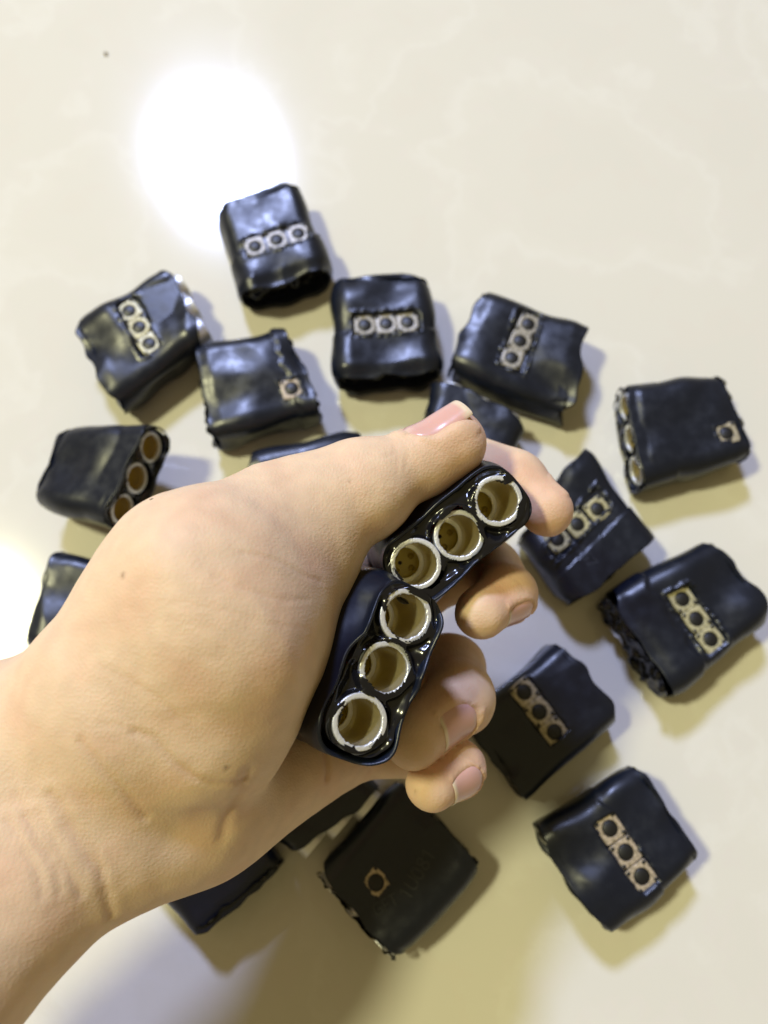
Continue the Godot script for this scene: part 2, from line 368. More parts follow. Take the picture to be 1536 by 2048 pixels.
func wrap_mesh(P: Dictionary, hi: bool) -> ArrayMesh:
	var cs: Array = cross_hi if hi else cross
	var nu := cs.size()
	var rows := 84 if hi else 72
	var sd: float = P.seed * 7.31
	var quad: Array = P.quad
	var win: Array = P.get("window", [])          # [cx, cz, hw, hd] in m
	var seam: float = P.get("seam", 99.0)         # where the second layer of film starts, z in m
	var seam_up: float = P.get("seam_up", 0.0006)
	var rough: float = P.get("rough", 1.0)
	var sag: float = P.get("sag", 0.0)
	var pinch_f: float = P.get("pinch_front", 0.0005)
	var pinch_b: float = P.get("pinch_back", 0.0005)
	var belly_up: float = P.get("belly_up", 0.0)
	var belly_down: float = P.get("belly_down", 0.0)
	var belly_at: float = P.get("belly_at", 0.004)
	var keep_out: bool = P.get("tubes", true)
	var dents: Array = P.get("dents", [])         # [x, z, radius, depth]
	var v := PackedVector3Array()
	var ends := [PackedFloat32Array(), PackedFloat32Array()]
	for i in nu:
		var q: Vector2 = cs[i][0]
		for e in 2:
			var w := big.get_noise_3d(q.x * 75.0 + sd, q.y * 75.0, e * 50.0 + sd) * 0.0014 + mid.get_noise_3d(q.x * 120.0, q.y * 120.0 + sd, e * 50.0) * 0.0005 + fine.get_noise_3d(q.x * 260.0, q.y * 260.0 + sd, e * 50.0) * 0.00012
			ends[e].append(L / 2.0 + w * rough - 0.0022 * pow(absf(q.x) / (W / 2.0), 5.0))
	var z_rows: Array = []
	for j in rows:
		z_rows.append([j / float(rows - 1), 0.0, 0.0])
	# the cut edge and the inside of the film at both ends
	var lip := [[0.00055, 0.0002], [0.0009, 0.0012], [0.0010, 0.0030], [0.0011, 0.006]]
	var all := []
	for k in range(lip.size() - 1, -1, -1):
		all.append([0.0, lip[k][0], lip[k][1]])
	all.append_array(z_rows)
	for k in lip.size():
		all.append([1.0, lip[k][0], -lip[k][1]])
	for row in all:
		for i in nu:
			var q: Vector2 = cs[i][0]
			var n: Vector2 = cs[i][1]
			var z: float = lerpf(-ends[0][i], ends[1][i], row[0])
			var zz := z + 0.0
			var d := 0.0
			d += big.get_noise_3d(q.x * 42.0 + sd, q.y * 42.0, zz * 42.0 - sd) * 0.0017 * rough
			var m := mid.get_noise_3d(q.x * 44.0 - sd, q.y * 60.0 + sd, zz * 36.0)
			var end_near := maxf(sstep(0.010, 0.019, zz), sstep(0.010, 0.019, -zz))
			d += (0.35 - sqrt(m * m + 0.008) * 2.0) * 0.00055 * rough * (0.30 + 1.0 * end_near)
			d += fine.get_noise_3d(q.x * 130.0, q.y * 130.0 + sd, zz * 130.0) * (0.00003 + 0.00009 * end_near)
			d -= pinch_f * sstep(0.0145, 0.0195, zz) + pinch_b * sstep(0.0145, 0.0195, -zz)
			d -= sag * absf(n.y) * (1.0 - pow(absf(q.x) / (W / 2.0), 2.0)) * 0.5 * (cos(q.x / 0.0115 * TAU) * -0.25 + 0.75)
			var sl := seam + mid.get_noise_2d(q.x * 160.0, sd) * 0.0016
			d += seam_up * sstep(sl - 0.0004, sl + 0.0004, zz)
			for t in dents:
				var e: float = Vector2(q.x - t[0], (zz - t[1])).length() / t[2]
				if n.y > 0.0 and e < 1.0:
					d -= t[3] * (1.0 - e * e) * (1.0 - e * e)
			if not win.is_empty() and n.y > 0.5:
				var ex: float = absf(q.x - win[0]) - win[2]
				var ez: float = absf(zz - win[1]) - win[3]
				var edge := maxf(ex, ez) + fine.get_noise_3d(q.x * 220.0, sd, zz * 220.0) * 0.0007
				var inside := 1.0 - sstep(-0.0004, 0.0003, edge)
				d = lerpf(d, -0.0019, inside)
				if edge > 0.0 and edge < 0.0016:
					var torn := maxf(0.0, fine.get_noise_3d(q.x * 330.0 + 9.0, sd, zz * 330.0) + 0.25)
					d += P.get("torn", 0.0007) * torn * sin(edge / 0.0016 * PI)
			if n.y > 0.0:
				d += belly_up * (1.0 - sstep(belly_at, 0.0198, zz)) * n.y * (0.55 + 0.45 * cos(clampf(q.x / (W / 2.0) - 0.1, -1.0, 1.0) * PI * 0.5))
			else:
				d += belly_down * (1.0 - sstep(0.004, 0.019, zz)) * -n.y
			if keep_out and zz > 0.006:
				d = maxf(d, -0.0005)
			d -= row[1]
			var p := Vector3(q.x + n.x * d, q.y + n.y * d, z + row[2])
			v.append(bent(p, quad))
	return make_mesh(v, grid_index(nu, all.size(), true))


func cap_mesh(P: Dictionary, front: bool, tubes: bool, hi: bool, depth: float) -> ArrayMesh:
	# the melted glue that fills the end of a module round its tubes, as one uneven sheet
	var step := 0.0004 if hi else 0.0006
	var nx := int(W / step) + 1
	var ny := int(T / step) + 1
	var sd: float = P.seed * 3.7 + (40.0 if front else 0.0)
	var sgn := 1.0 if front else -1.0
	var bubbly: float = P.get("bubbly", 0.0)
	var v := PackedVector3Array()
	var keep := PackedByteArray()
	var quad: Array = P.quad
	var r := 0.0058
	var hw := W / 2.0 - 0.0007
	var hh := T / 2.0 - 0.0007
	for j in ny:
		for i in nx:
			var x := lerpf(-hw, hw, i / float(nx - 1))
			var ex := maxf(absf(x) - (hw - r), 0.0)
			var half := hh - r + sqrt(maxf(r * r - ex * ex, 0.0))
			var b := j / float(ny - 1) * 2.0 - 1.0
			var y := b * maxf(half, 0.0003)
			var rim := minf((1.0 - absf(b)) * half, hw - absf(x))      # how far from the film
			var h := big.get_noise_3d(x * 150.0, y * 150.0, sd) * 0.0012 + mid.get_noise_3d(x * 170.0, y * 170.0, sd) * (0.0010 if hi else 0.0005)
			h += bubbly * maxf(0.0, mid.get_noise_3d(x * 230.0, y * 230.0, sd + 9.0)) * 0.0026
			h += (0.0009 if tubes else 0.0) * (1.0 - sstep(0.0002, 0.0018, rim))
			var ok := true
			if tubes:
				for k in 3:
					var c := Vector2(x - (k - 1) * 0.0116, y).length()
					h += (0.0014 if hi else 0.0006) * (1.0 - sstep(TUBE_OUT, TUBE_OUT + 0.0011, c))
					if c < TUBE_OUT - 0.0004 + minf(0.0006, mid.get_noise_2d(x * 135.0, y * 135.0 + sd) * (0.0017 if hi else 0.0004)):
						ok = false
			h = clampf(h, -0.0016, 0.0014 if tubes else 0.002)
			h = lerpf(minf(h, 0.0), h, sstep(0.0, 0.0014, rim)) if not tubes else h
			v.append(bent(Vector3(x, y, sgn * (L / 2.0 - depth + h)), quad))
			keep.append(1 if ok else 0)
	var idx := PackedInt32Array()
	for j in ny - 1:
		for i in nx - 1:
			var a := j * nx + i
			if keep[a] and keep[a + 1] and keep[a + nx] and keep[a + nx + 1]:
				idx.append_array(PackedInt32Array([a, a + 1, a + nx, a + 1, a + nx + 1, a + nx]))
	return make_mesh(v, idx, null, Vector3(0, 0, sgn))


func lathe(profile: Array, seg: int, wob: Callable) -> ArrayMesh:
	# profile: [radius, z]; wob adds to the radius at (point number, angle)
	var v := PackedVector3Array()
	for k in profile.size():
		for i in seg:
			var t := TAU * i / seg
			var r: float = profile[k][0] + wob.call(k, t)
			v.append(Vector3(cos(t) * r, sin(t) * r, profile[k][1]))
	return make_mesh(v, grid_index(seg, profile.size(), true))


func tube_mesh(s: int, seg: int, z0: float, z1: float) -> ArrayMesh:
	# a sawn tube: smooth outside, a flat end face with a burr along its inner edge
	var e := 0.00018
	var ragged := func(k: int, t: float) -> float:
		if k < 3 or k > 5:
			return 0.0
		var n := fine.get_noise_3d(cos(t) * 9.0, sin(t) * 9.0, s * 13.0) * 0.00030 + fine.get_noise_3d(cos(t) * 28.0, sin(t) * 28.0, s * 5.0) * 0.00009
		return n * (0.5 if k == 3 else 1.0)
	return lathe([[TUBE_OUT, z0], [TUBE_OUT, z1 - e], [TUBE_OUT - e, z1], [TUBE_IN + 0.00025, z1], [TUBE_IN - 0.00005, z1 - 0.00006], [TUBE_IN + 0.00005, z1 - 0.0005], [TUBE_IN + 0.0001, z1 - 0.0012]], seg, ragged)


func bore_mesh(seg: int, z1: float, deep: float) -> ArrayMesh:
	var v := PackedVector3Array()
	var z := [z1 - 0.001, z1 - deep * 0.3, z1 - deep * 0.6, z1 - deep]
	for k in z.size():
		for i in seg:
			var t := TAU * i / seg
			v.append(Vector3(cos(t) * (TUBE_IN + 0.00008), sin(t) * (TUBE_IN + 0.00008), z[k]))
	var m := make_mesh(v, grid_index(seg, z.size(), true))
	return m


func disc_mesh(r: float, seg: int, dome: float) -> ArrayMesh:
	# a round plate facing +z, domed by dome, with a short side wall
	var v := PackedVector3Array([Vector3(0, 0, dome)])
	var idx := PackedInt32Array()
	var rings := [[0.5, dome * 0.8], [0.85, dome * 0.3], [1.0, 0.0], [1.0, -0.0006]]
	for k in rings.size():
		for i in seg:
			var t := TAU * i / seg
			v.append(Vector3(cos(t) * r * rings[k][0], sin(t) * r * rings[k][0], rings[k][1]))
	for i in seg:
		idx.append_array(PackedInt32Array([0, 1 + i, 1 + (i + 1) % seg]))
	for k in rings.size() - 1:
		for i in seg:
			var a := 1 + k * seg + i
			var b := 1 + k * seg + (i + 1) % seg
			idx.append_array(PackedInt32Array([a, a + seg, b, b, a + seg, b + seg]))
	return make_mesh(v, idx, null, Vector3.ZERO)


func plate_mesh(half: float, hole: float, thick: float, s: int) -> ArrayMesh:
	# a small square board with a round hole, notched where the solder sits; lies in x, z, its top at y = 0
	var seg := 40
	var v := PackedVector3Array()
	var idx := PackedInt32Array()
	var rng := RandomNumberGenerator.new()
	rng.seed = s
	for k in 6:
		for i in seg:
			var t := TAU * i / seg
			var c := Vector2(cos(t), sin(t))
			var sq := half / maxf(absf(c.x), absf(c.y))
			var near := minf(absf(sin(t * 2.0)), 1.0)
			sq = minf(sq, half * 1.38) * (1.0 - 0.04 * pow(near, 8.0)) + rng.randf_range(-0.00012, 0.00012)
			var r: float = [hole, hole, hole + 0.0001, sq - 0.0002, sq, sq][k]
			var y: float = [-thick, -0.0001, 0.0, 0.0, -0.00015, -thick][k]
			v.append(Vector3(c.x * r, y, c.y * r))
	for k in 5:
		for i in seg:
			var a := k * seg + i
			var b := k * seg + (i + 1) % seg
			idx.append_array(PackedInt32Array([a, a + seg, b, b, a + seg, b + seg]))
	return make_mesh(v, idx, null, Vector3.UP)


var tube_cache := {}
var plate_cache := {}
var shared := {}


func make_module(called: String, P: Dictionary, hi := false) -> Node3D:
	var o := Node3D.new()
	o.name = called
	add_child(o, true)
	obj("shrink_wrap", wrap_mesh(P, hi), M.film, o)
	var tube_end: bool = P.get("tubes", true)
	var cap_depth: float = P.get("cap", 0.0022)
	obj("glue", cap_mesh(P, true, tube_end, hi, cap_depth), M.glue, o)
	obj("glue", cap_mesh(P, false, false, hi, P.get("cap_back", 0.0018)), M.glue, o)
	if tube_end:
		var out: float = P.get("tube_out", -0.0012)
		var z1 := L / 2.0 + out
		var seg := 96 if hi else 32
		var deep := 0.024 if hi else 0.011
		for k in 3:
			var key := [hi, k, snappedf(out, 0.0001)]
			if not tube_cache.has(key):
				tube_cache[key] = [tube_mesh(k + (3 if hi else 0), seg, z1 - (0.034 if hi else 0.012), z1), bore_mesh(seg, z1, deep)]
			var q: Array = P.quad
			var at := bent(Vector3((k - 1) * 0.0116, 0, L / 2.0), q) - Vector3(0, 0, L / 2.0)
			if hi:
				at += [Vector3(0, 0.0004, 0.0005), Vector3(0.0001, -0.0006, -0.0006), Vector3(0, 0.0003, 0.0003)][k]
			var t := obj("aluminium_tube", tube_cache[key][0], M.alu, o)
			if not hi:
				at.x *= 0.95
				t.scale = Vector3(0.93, 0.93, 1.0)
			t.position = at
			obj("bore", tube_cache[key][1], M.bore, t)
			var d := obj("round_board", shared.disc, M.disc, t)
			d.position = Vector3(0, 0, z1 - deep)
			if hi:
				var ring := obj("retaining_ring", shared.ring, M.alu, t)
				ring.position = Vector3(0, 0, z1 - 0.0205)
				ring.rotation.z = k * 1.3
				var h := obj("solder_joint", shared.dot, M.disc_mark, t)
				h.position = Vector3(-0.0006 + k * 0.0005, 0.0003, z1 - 0.0238)
				for b in 4:
					var p := obj("solder_pad", shared.pad, M.disc_pad, t)
					var w := b * 1.7 + k
					p.position = Vector3(cos(w) * 0.0026, sin(w) * 0.0026, z1 - 0.0238)
	var row: Array = P.get("boards", [])
	for k in row.size():
		var b: Dictionary = row[k]
		var kind: int = k % 3
		var pl := obj("circuit_board", shared["plate%d" % kind], M["board_" + b.tone], o)
		pl.position = b.at
		pl.rotation = Vector3(b.get("tilt", 0.0), b.get("turn", 0.0), b.get("roll", 0.0))
		var btn := obj("button", shared.button, M.plug, pl)
		btn.position = Vector3(0, -0.0002, 0)
		btn.rotation.x = -PI / 2
		for c in 4:
			if (c * 3 + k + int(P.seed)) % 5 == 4:
				continue
			var rv := obj("rivet", shared.rivet, M.plug, pl)
			rv.position = Vector3(0.0029 * (1 if c % 2 else -1), 0.0001, 0.0029 * (1 if c > 1 else -1))
			rv.rotation.x = -PI / 2
	return o


func lettering(parent: Node3D, text: String, size: float, at: Vector2, turn: float) -> void:
	# print on the film: each character lies on the film where it stands
	var film: MeshInstance3D = parent.get_node("shrink_wrap")
	var pts: PackedVector3Array = film.mesh.surface_get_arrays(0)[Mesh.ARRAY_VERTEX]
	var f := SystemFont.new()
	f.font_names = PackedStringArray(["Droid Sans"])
	for i in text.length():
		var along := (i - (text.length() - 1) / 2.0) * size * 0.56
		var p := at + Vector2(cos(turn), -sin(turn)) * along
		var y := -1.0
		for v in pts:
			if absf(v.x - p.x) < 0.0015 and absf(v.z - p.y) < 0.0015:
				y = maxf(y, v.y)
		if y < 0.0:
			continue
		var t := TextMesh.new()
		t.text = text[i]
		t.font = f
		t.font_size = 32
		t.pixel_size = size / 32.0
		t.depth = 0.00012
		var o := obj("printed_character", t, M.print, parent)
		o.position = Vector3(p.x, y + 0.00002, p.y)
		o.basis = Basis(Vector3.UP, turn) * Basis(Vector3.RIGHT, -PI / 2)


# ---------------------------------------------------------------- the hand
var ba := PackedVector3Array()
var bab := PackedVector3Array()
var binv := PackedFloat32Array()
var bra := PackedFloat32Array()
var bdr := PackedFloat32Array()
var bgr := PackedInt32Array()
var bpx := PackedInt32Array()
var carve: Array = []          # held modules as rounded slabs that the skin gives way to
const KP := 10.0
const KF := 3.0
const KQ := 5.0
const KX := 0.5


func smin(a: float, b: float, k: float) -> float:
	var h := maxf(k - absf(a - b), 0.0) / k
	return minf(a, b) - h * h * k * 0.25


func bone_dist(i: int, p: Vector3) -> float:
	var ap := p - ba[i]
	var t := clampf(ap.dot(bab[i]) * binv[i], 0.0, 1.0)
	return (ap - bab[i] * t).length() - bra[i] - bdr[i] * t


func hand_dist(p: Vector3, cand: PackedInt32Array, cut: bool) -> float:
	# cand is sorted by finger, so each finger is joined along itself first
	var pal := 1000.0
	var cur := -1
	var f := 1000.0
	var out := 1000.0
	for i in cand:
		var ap := p - ba[i]
		var t := clampf(ap.dot(bab[i]) * binv[i], 0.0, 1.0)
		var d := (ap - bab[i] * t).length() - bra[i] - bdr[i] * t
		var g := bgr[i]
		if g == 0:
			var h := maxf(KP - absf(pal - d), 0.0) / KP
			pal = minf(pal, d) - h * h * KP * 0.25
			continue
		if g != cur:
			if cur > 0:
				out = smin(out, f, KX)
			cur = g
			f = 1000.0
		var h2 := maxf(KF - absf(f - d), 0.0) / KF
		f = minf(f, d) - h2 * h2 * KF * 0.25
		if bpx[i] == 1:
			pal = smin(pal, d, KQ)
	if cur > 0:
		out = smin(out, f, KX)
	out = smin(out, pal, KX)
	if cut:
		for c in carve:
			var q: Vector3 = c * p
			var s := Vector3(maxf(absf(q.x) - 12.3, 0.0), maxf(absf(q.y) - 0.8, 0.0), maxf(absf(q.z) - 13.5, 0.0)).length() - 6.2
			out = -smin(-out, s, 1.5)
	return out


func all_bones() -> PackedInt32Array:
	return PackedInt32Array(range(ba.size()))


func skin_mesh(h: float) -> ArrayMesh:
	var lo := Vector3.ONE * 1e6
	var hi := Vector3.ONE * -1e6
	for b in bones:
		for e in 2:
			var p: Vector3 = b[1 + 2 * e]
			var r: float = b[2 + 2 * e]
			lo = lo.min(p - Vector3.ONE * (r + 3.0))
			hi = hi.max(p + Vector3.ONE * (r + 3.0))
	var NB := 6
	var bs := h * NB
	var R := bs * 0.8661
	var nb := Vector3i(((hi - lo) / bs).ceil())
	var every := all_bones()
	var cells := {}
	var verts := PackedVector3Array()
	var edges := PackedInt64Array()
	var n1 := NB + 1
	var vals := PackedFloat32Array()
	vals.resize(n1 * n1 * n1)
	var SX := nb.x * NB + 2
	var SY := nb.y * NB + 2
	for bz in nb.z:
		for by in nb.y:
			for bx in nb.x:
				var org := lo + Vector3(bx, by, bz) * bs
				var mid_p := org + Vector3.ONE * bs * 0.5
				var d0 := hand_dist(mid_p, every, true)
				if absf(d0) > R + 1.0:
					continue
				var cand := PackedInt32Array()
				for i in every:
					if bone_dist(i, mid_p) < d0 + 2.0 * R + KP + 9.0:
						cand.append(i)
				var neg := 0
				var at := 0
				for z in n1:
					for y in n1:
						for x in n1:
							var d := hand_dist(org + Vector3(x, y, z) * h, cand, true)
							vals[at] = d
							at += 1
							if d < 0.0:
								neg += 1
				if neg == 0 or neg == at:
					continue
				for z in NB:
					for y in NB:
						for x in NB:
							var k := (z * n1 + y) * n1 + x
							var s := 0
							var c := [vals[k], vals[k + 1], vals[k + n1], vals[k + n1 + 1], vals[k + n1 * n1], vals[k + n1 * n1 + 1], vals[k + n1 * n1 + n1], vals[k + n1 * n1 + n1 + 1]]
							for q in 8:
								if c[q] < 0.0:
									s |= 1 << q
							if s == 0 or s == 255:
								continue
							var sum := Vector3.ZERO
							var cnt := 0
							for q in 8:
								for ax in 3:
									var q2 := q | (1 << ax)
									if q2 == q:
										continue
									if (c[q] < 0.0) != (c[q2] < 0.0):
										var t: float = c[q] / (c[q] - c[q2])
										var pp := Vector3(q & 1, (q >> 1) & 1, (q >> 2) & 1)
										pp[ax] = t
										sum += pp
										cnt += 1
							var gx := bx * NB + x
							var gy := by * NB + y
							var gz := bz * NB + z
							var id := (gz * SY + gy) * SX + gx
							cells[id] = verts.size()
							verts.append(org + (Vector3(x, y, z) + sum / cnt) * h)
							# edges that leave this cell's lowest corner
							for ax in 3:
								if (c[0] < 0.0) != (c[1 << ax] < 0.0):
									edges.append(id * 8 + ax * 2 + (1 if c[0] < 0.0 else 0))
	var idx := PackedInt32Array()
	var stride := [1, SX, SX * SY]
	for e in edges:
		var id := e >> 3
		var ax := (e >> 1) & 3
		var u: int = stride[(ax + 1) % 3]
		var w: int = stride[(ax + 2) % 3]
		if not (cells.has(id - u) and cells.has(id - w) and cells.has(id - u - w)):
			continue
		var a: int = cells[id]
		var b: int = cells[id - u]
		var c: int = cells[id - u - w]
		var d: int = cells[id - w]
		if e & 1:
			idx.append_array(PackedInt32Array([a, b, c, a, c, d]))
		else:
			idx.append_array(PackedInt32Array([a, c, b, a, d, c]))
	# normals of the bare surface, then creases, nail folds and skin tone
	var n := PackedVector3Array()
	n.resize(verts.size())
	for k in range(0, idx.size(), 3):
		var a := verts[idx[k]]
		var c := (verts[idx[k + 2]] - a).cross(verts[idx[k + 1]] - a)
		n[idx[k]] += c
		n[idx[k + 1]] += c
		n[idx[k + 2]] += c
	var vote := 0.0
	for k in mini(verts.size(), 4000):
		var g := hand_dist(verts[k] + n[k].normalized() * 0.5, every, true)
		vote += 1.0 if g > 0.0 else -1.0
	var sg := 1.0 if vote > 0.0 else -1.0
	var cols := PackedColorArray()
	cols.resize(verts.size())
	var boxes := []
	for c in creases:
		var bb := AABB(c[2][0], Vector3.ZERO)
		for p in c[2]:
			bb = bb.expand(p)
		boxes.append(bb.grow(c[1] * 4.0))
	for k in verts.size():
		var p := verts[k]
		var nn := (n[k] * sg).normalized()
		var d := 0.0
		var red := 0.0
		for i in creases.size():
			if not boxes[i].has_point(p):
				continue
			var cr: Array = creases[i]
			var best := 1e6
			var pts: Array = cr[2]
			for s in pts.size() - 1:
				var a: Vector3 = pts[s]
				var ab: Vector3 = pts[s + 1] - a
				var t := clampf((p - a).dot(ab) / ab.length_squared(), 0.0, 1.0)
				best = minf(best, (p - a - ab * t).length_squared())
			best += fine.get_noise_3d(p.x * 0.8, p.y * 0.8, p.z * 0.8) * 0.05
			var fall := exp(-best / (2.0 * cr[1] * cr[1]))
			d -= cr[0] * fall
			d += cr[0] * 0.35 * exp(-best / (2.0 * 6.0 * cr[1] * cr[1]))
			red += fall * cr[0]
		var tipness := 0.0
		for q in nails:
			var rel: Vector3 = p - q[0]
			if rel.length_squared() > 330.0:
				continue
			var along: float = rel.dot(q[1])
			var up: float = rel.dot(q[2])
			var side := (q[2] as Vector3).cross(q[1])
			var u: float = along / q[4]
			var w: float = rel.dot(side) / (q[5] * nail_width(u))
			tipness = maxf(tipness, exp(-rel.length_squared() / (2.0 * 49.0)))
			if up > q[3] * 0.15:
				var m := maxf(absf(u), absf(w))
				if m < 1.0:
					d -= 0.45 * sstep(1.0, 0.86, m)
				elif m < 1.45 and u < 1.0:
					d += 0.36 * sin(pow((m - 1.0) / 0.45, 0.7) * PI)
		# soft unevenness of flesh
		d += big.get_noise_3d(p.x * 0.045, p.y * 0.045, p.z * 0.045) * 0.55 + mid.get_noise_3d(p.x * 0.16, p.y * 0.16, p.z * 0.16) * 0.07
		verts[k] = (p + nn * d) * 0.001
		var blotch := big.get_noise_3d(p.x * 0.08 + 50.0, p.y * 0.08, p.z * 0.08)
		var c0 := Vector3(0.675, 0.49, 0.33)
		c0 = c0.lerp(Vector3(0.65, 0.365, 0.24), clampf(tipness * 0.9 + maxf(0.0, blotch) * 0.35, 0.0, 1.0))
		c0 = c0.lerp(Vector3(0.34, 0.17, 0.10), clampf(red * 0.32, 0.0, 0.3))
		c0 *= 1.0 + 0.05 * mid.get_noise_3d(p.x * 0.25, p.y * 0.25 + 30.0, p.z * 0.25)
		for m in moles:
			c0 = c0.lerp(Vector3(0.10, 0.05, 0.03), 0.8 * exp(-(p - m[0]).length_squared() / (m[1] * m[1])))
		cols[k] = Color(c0.x, c0.y, c0.z)
	print("skin: %d vertices" % verts.size())
	return make_mesh(verts, idx, cols)


func nail_width(u: float) -> float:
	# half width of a nail along its length, -1 at the root to 1 at the free edge
	if u < -0.25:
		var t := minf((-0.25 - u) / 0.75, 1.0)
		return maxf(sqrt(maxf(1.0 - t * t, 0.0)), 0.25)
	return 1.0 - 0.10 * maxf(u, 0.0) * maxf(u, 0.0)


func nail_mesh(q: Array) -> ArrayMesh:
	var nu := 18
	var nw := 15
	var c: Vector3 = q[0]
	var along: Vector3 = q[1]
	var out: Vector3 = q[2]
	var side := out.cross(along)
	var every := all_bones()
	var hgt := []
	for i in nu:
		var u := lerpf(-1.0, 1.0, i / float(nu - 1))
		var line := []
		for j in nw:
			var w := lerpf(-1.0, 1.0, j / float(nw - 1))
			var p: Vector3 = c + along * u * q[4] + side * w * q[5] * nail_width(u)
			var t: float = q[3] + 4.0
			for s in 24:
				var d := hand_dist(p + out * t, every, false)
				t -= d
				if absf(d) < 0.01 or t < 0.0:
					break
			line.append(t)
		hgt.append(line)
	var v := PackedVector3Array()
	var cols := PackedColorArray()
	# rows: a skirt row below each border closes the plate's thickness
	for i in range(-1, nu + 1):
		for j in range(-1, nw + 1):
			var ii := clampi(i, 0, nu - 1)
			var jj := clampi(j, 0, nw - 1)
			var u := lerpf(-1.0, 1.0, ii / float(nu - 1))
			var w := lerpf(-1.0, 1.0, jj / float(nw - 1))
			var t: float = hgt[ii][jj]
			if ii > 11:
				var slope: float = (hgt[11][jj] - hgt[7][jj]) / 4.0
				t = maxf(t, hgt[11][jj] + slope * 1.15 * (ii - 11))
			var edge_in := sstep(-1.0, -0.7, u)
			var lift := 0.10 * edge_in - 0.25 * (1.0 - edge_in) - 0.22 * sstep(0.8, 1.0, absf(w))
			if i < 0 or j < 0 or j >= nw:
				lift -= 0.7
			elif i >= nu:
				lift -= 0.35
			var free := u + 0.0
			v.append((c + along * u * q[4] + side * w * q[5] * nail_width(u) + out * (t + lift)) * 0.001)
			var col := Vector3(0.61, 0.35, 0.305)
			col = col.lerp(Vector3(0.66, 0.47, 0.39), (1.0 - sstep(0.25, 0.4, Vector2(u + 1.05, w * 0.6).length())) * 0.7)
			col = col.lerp(Vector3(0.70, 0.58, 0.42), sstep(0.80, 0.90, u + 0.10 * w * w) * 0.85)
			cols.append(Color(col.x, col.y, col.z))
	return make_mesh(v, grid_index(nw + 2, nu + 2, false), cols, out)


func make_hand() -> void:
	for b in bones:
		var a: Vector3 = b[1]
		var ab: Vector3 = b[3] - a
		ba.append(a)
		bab.append(ab)
		binv.append(1.0 / maxf(ab.length_squared(), 1e-6))
		bra.append(b[2])
		bdr.append(b[4] - b[2])
		bgr.append(b[0])
		bpx.append(b[5])
	var o := Node3D.new()
	o.name = "hand"
	add_child(o, true)
	o.basis = Basis(Vector3.RIGHT, -PITCH)
	o.position = HAND_AT
	tag(o, "bare left hand and wrist reaching in from the left, clasping two black modules", "hand")
	for k in held:
		# world metres of the module -> its own mm, seen from the hand's mm
		var to_own: Transform3D = (held[k] as Transform3D).affine_inverse() * o.transform
		carve.append(Transform3D(to_own.basis, to_own.origin * 1000.0))
	obj("skin", skin_mesh(SKIN_CELL), M.skin, o)
	for q in nails:
		obj("fingernail", nail_mesh(q), M.nail, o)


const SKIN_CELL := 0.7


# ---------------------------------------------------------------- the scene
func _ready() -> void:
	var cam := Camera3D.new()
	cam.name = "camera"
	var lens := CameraAttributesPhysical.new()
	lens.frustum_focal_length = 18.13
	lens.frustum_focus_distance = 0.166
	lens.exposure_aperture = 7.6
	lens.frustum_near = 0.01
	lens.frustum_far = 20.0
	cam.attributes = lens
	cam.fov = 67.0
	cam.near = 0.01
	cam.far = 20.0
	add_child(cam)
	cam.position = Vector3(0, 0.27, 0)
	cam.rotation.x = -PITCH
	cam.fov = 67.0
	cam.current = true

	var env := Environment.new()
	env.background_mode = Environment.BG_COLOR
	env.background_color = lin(0.26, 0.21, 0.095)
	env.tonemap_mode = Environment.TONE_MAPPER_LINEAR
	env.tonemap_exposure = 0.99
	env.sdfgi_enabled = true
	env.ssao_enabled = true
	env.ssil_enabled = true
	var we := WorldEnvironment.new()
	we.name = "environment"
	we.environment = env
	add_child(we)

	# a round cool ceiling lamp, up behind the far side: the one that the polished floor mirrors
	var lamp := OmniLight3D.new()
	lamp.name = "ceiling_lamp_light"
	lamp.position = Vector3(-0.776, 2.79, -2.58)
	lamp.light_color = Color(0.735, 0.79, 1.0)
	lamp.light_energy = 15.6
	lamp.light_size = 0.26
	lamp.omni_range = 12.0
	lamp.omni_attenuation = 2.0
	lamp.shadow_enabled = true
	add_child(lamp)
	# the room's own warm ceiling lamp, almost overhead; the hand hides its mirror image
	var room := OmniLight3D.new()
	room.name = "room_lamp_light"
	room.position = Vector3(-1.42, 2.40, -0.42)
	room.light_color = Color(1.0, 0.985, 0.78)
	room.light_energy = 6.2
	room.light_size = 0.16
	room.omni_range = 12.0
	room.omni_attenuation = 2.0
	room.shadow_enabled = true
	add_child(room)

	noise_of(big, 5, 1.0, 1)
	noise_of(mid, 6, 1.0, 1)
	noise_of(fine, 7, 1.0, 3)
	make_materials()
	cross = cross_section(46, 9, 14)
	cross_hi = cross_section(64, 16, 64)

	# the floor
	var fl := PlaneMesh.new()
	fl.size = Vector2(6, 6)
	var floor_o := obj("floor", fl, M.tile)
	floor_o.set_meta("kind", "structure")
	floor_o.set_meta("label", "polished cream stone-look floor tile with faint cloudy veins")

	# shared small pieces
	shared.disc = disc_mesh(TUBE_IN + 0.0002, 32, 0.0)
	shared.dot = disc_mesh(0.0005, 14, 0.0003)
	shared.pad = disc_mesh(0.0008, 14, 0.0005)
	shared.button = disc_mesh(0.00232, 28, 0.0004)
	shared.rivet = disc_mesh(0.00062, 14, 0.0002)
	shared.ring = lathe([[TUBE_IN + 0.0001, 0.0005], [TUBE_IN - 0.0009, 0.0005], [TUBE_IN - 0.0010, 0.0], [TUBE_IN - 0.0009, -0.0005], [TUBE_IN + 0.0001, -0.0005]], 48, func(_k: int, _t: float) -> float: return 0.0)
	for k in 3:
		shared["plate%d" % k] = plate_mesh(0.0038, 0.0025, 0.0009, 60 + k)

	floor_modules()
	held_modules()
	make_hand()
	crumbs()


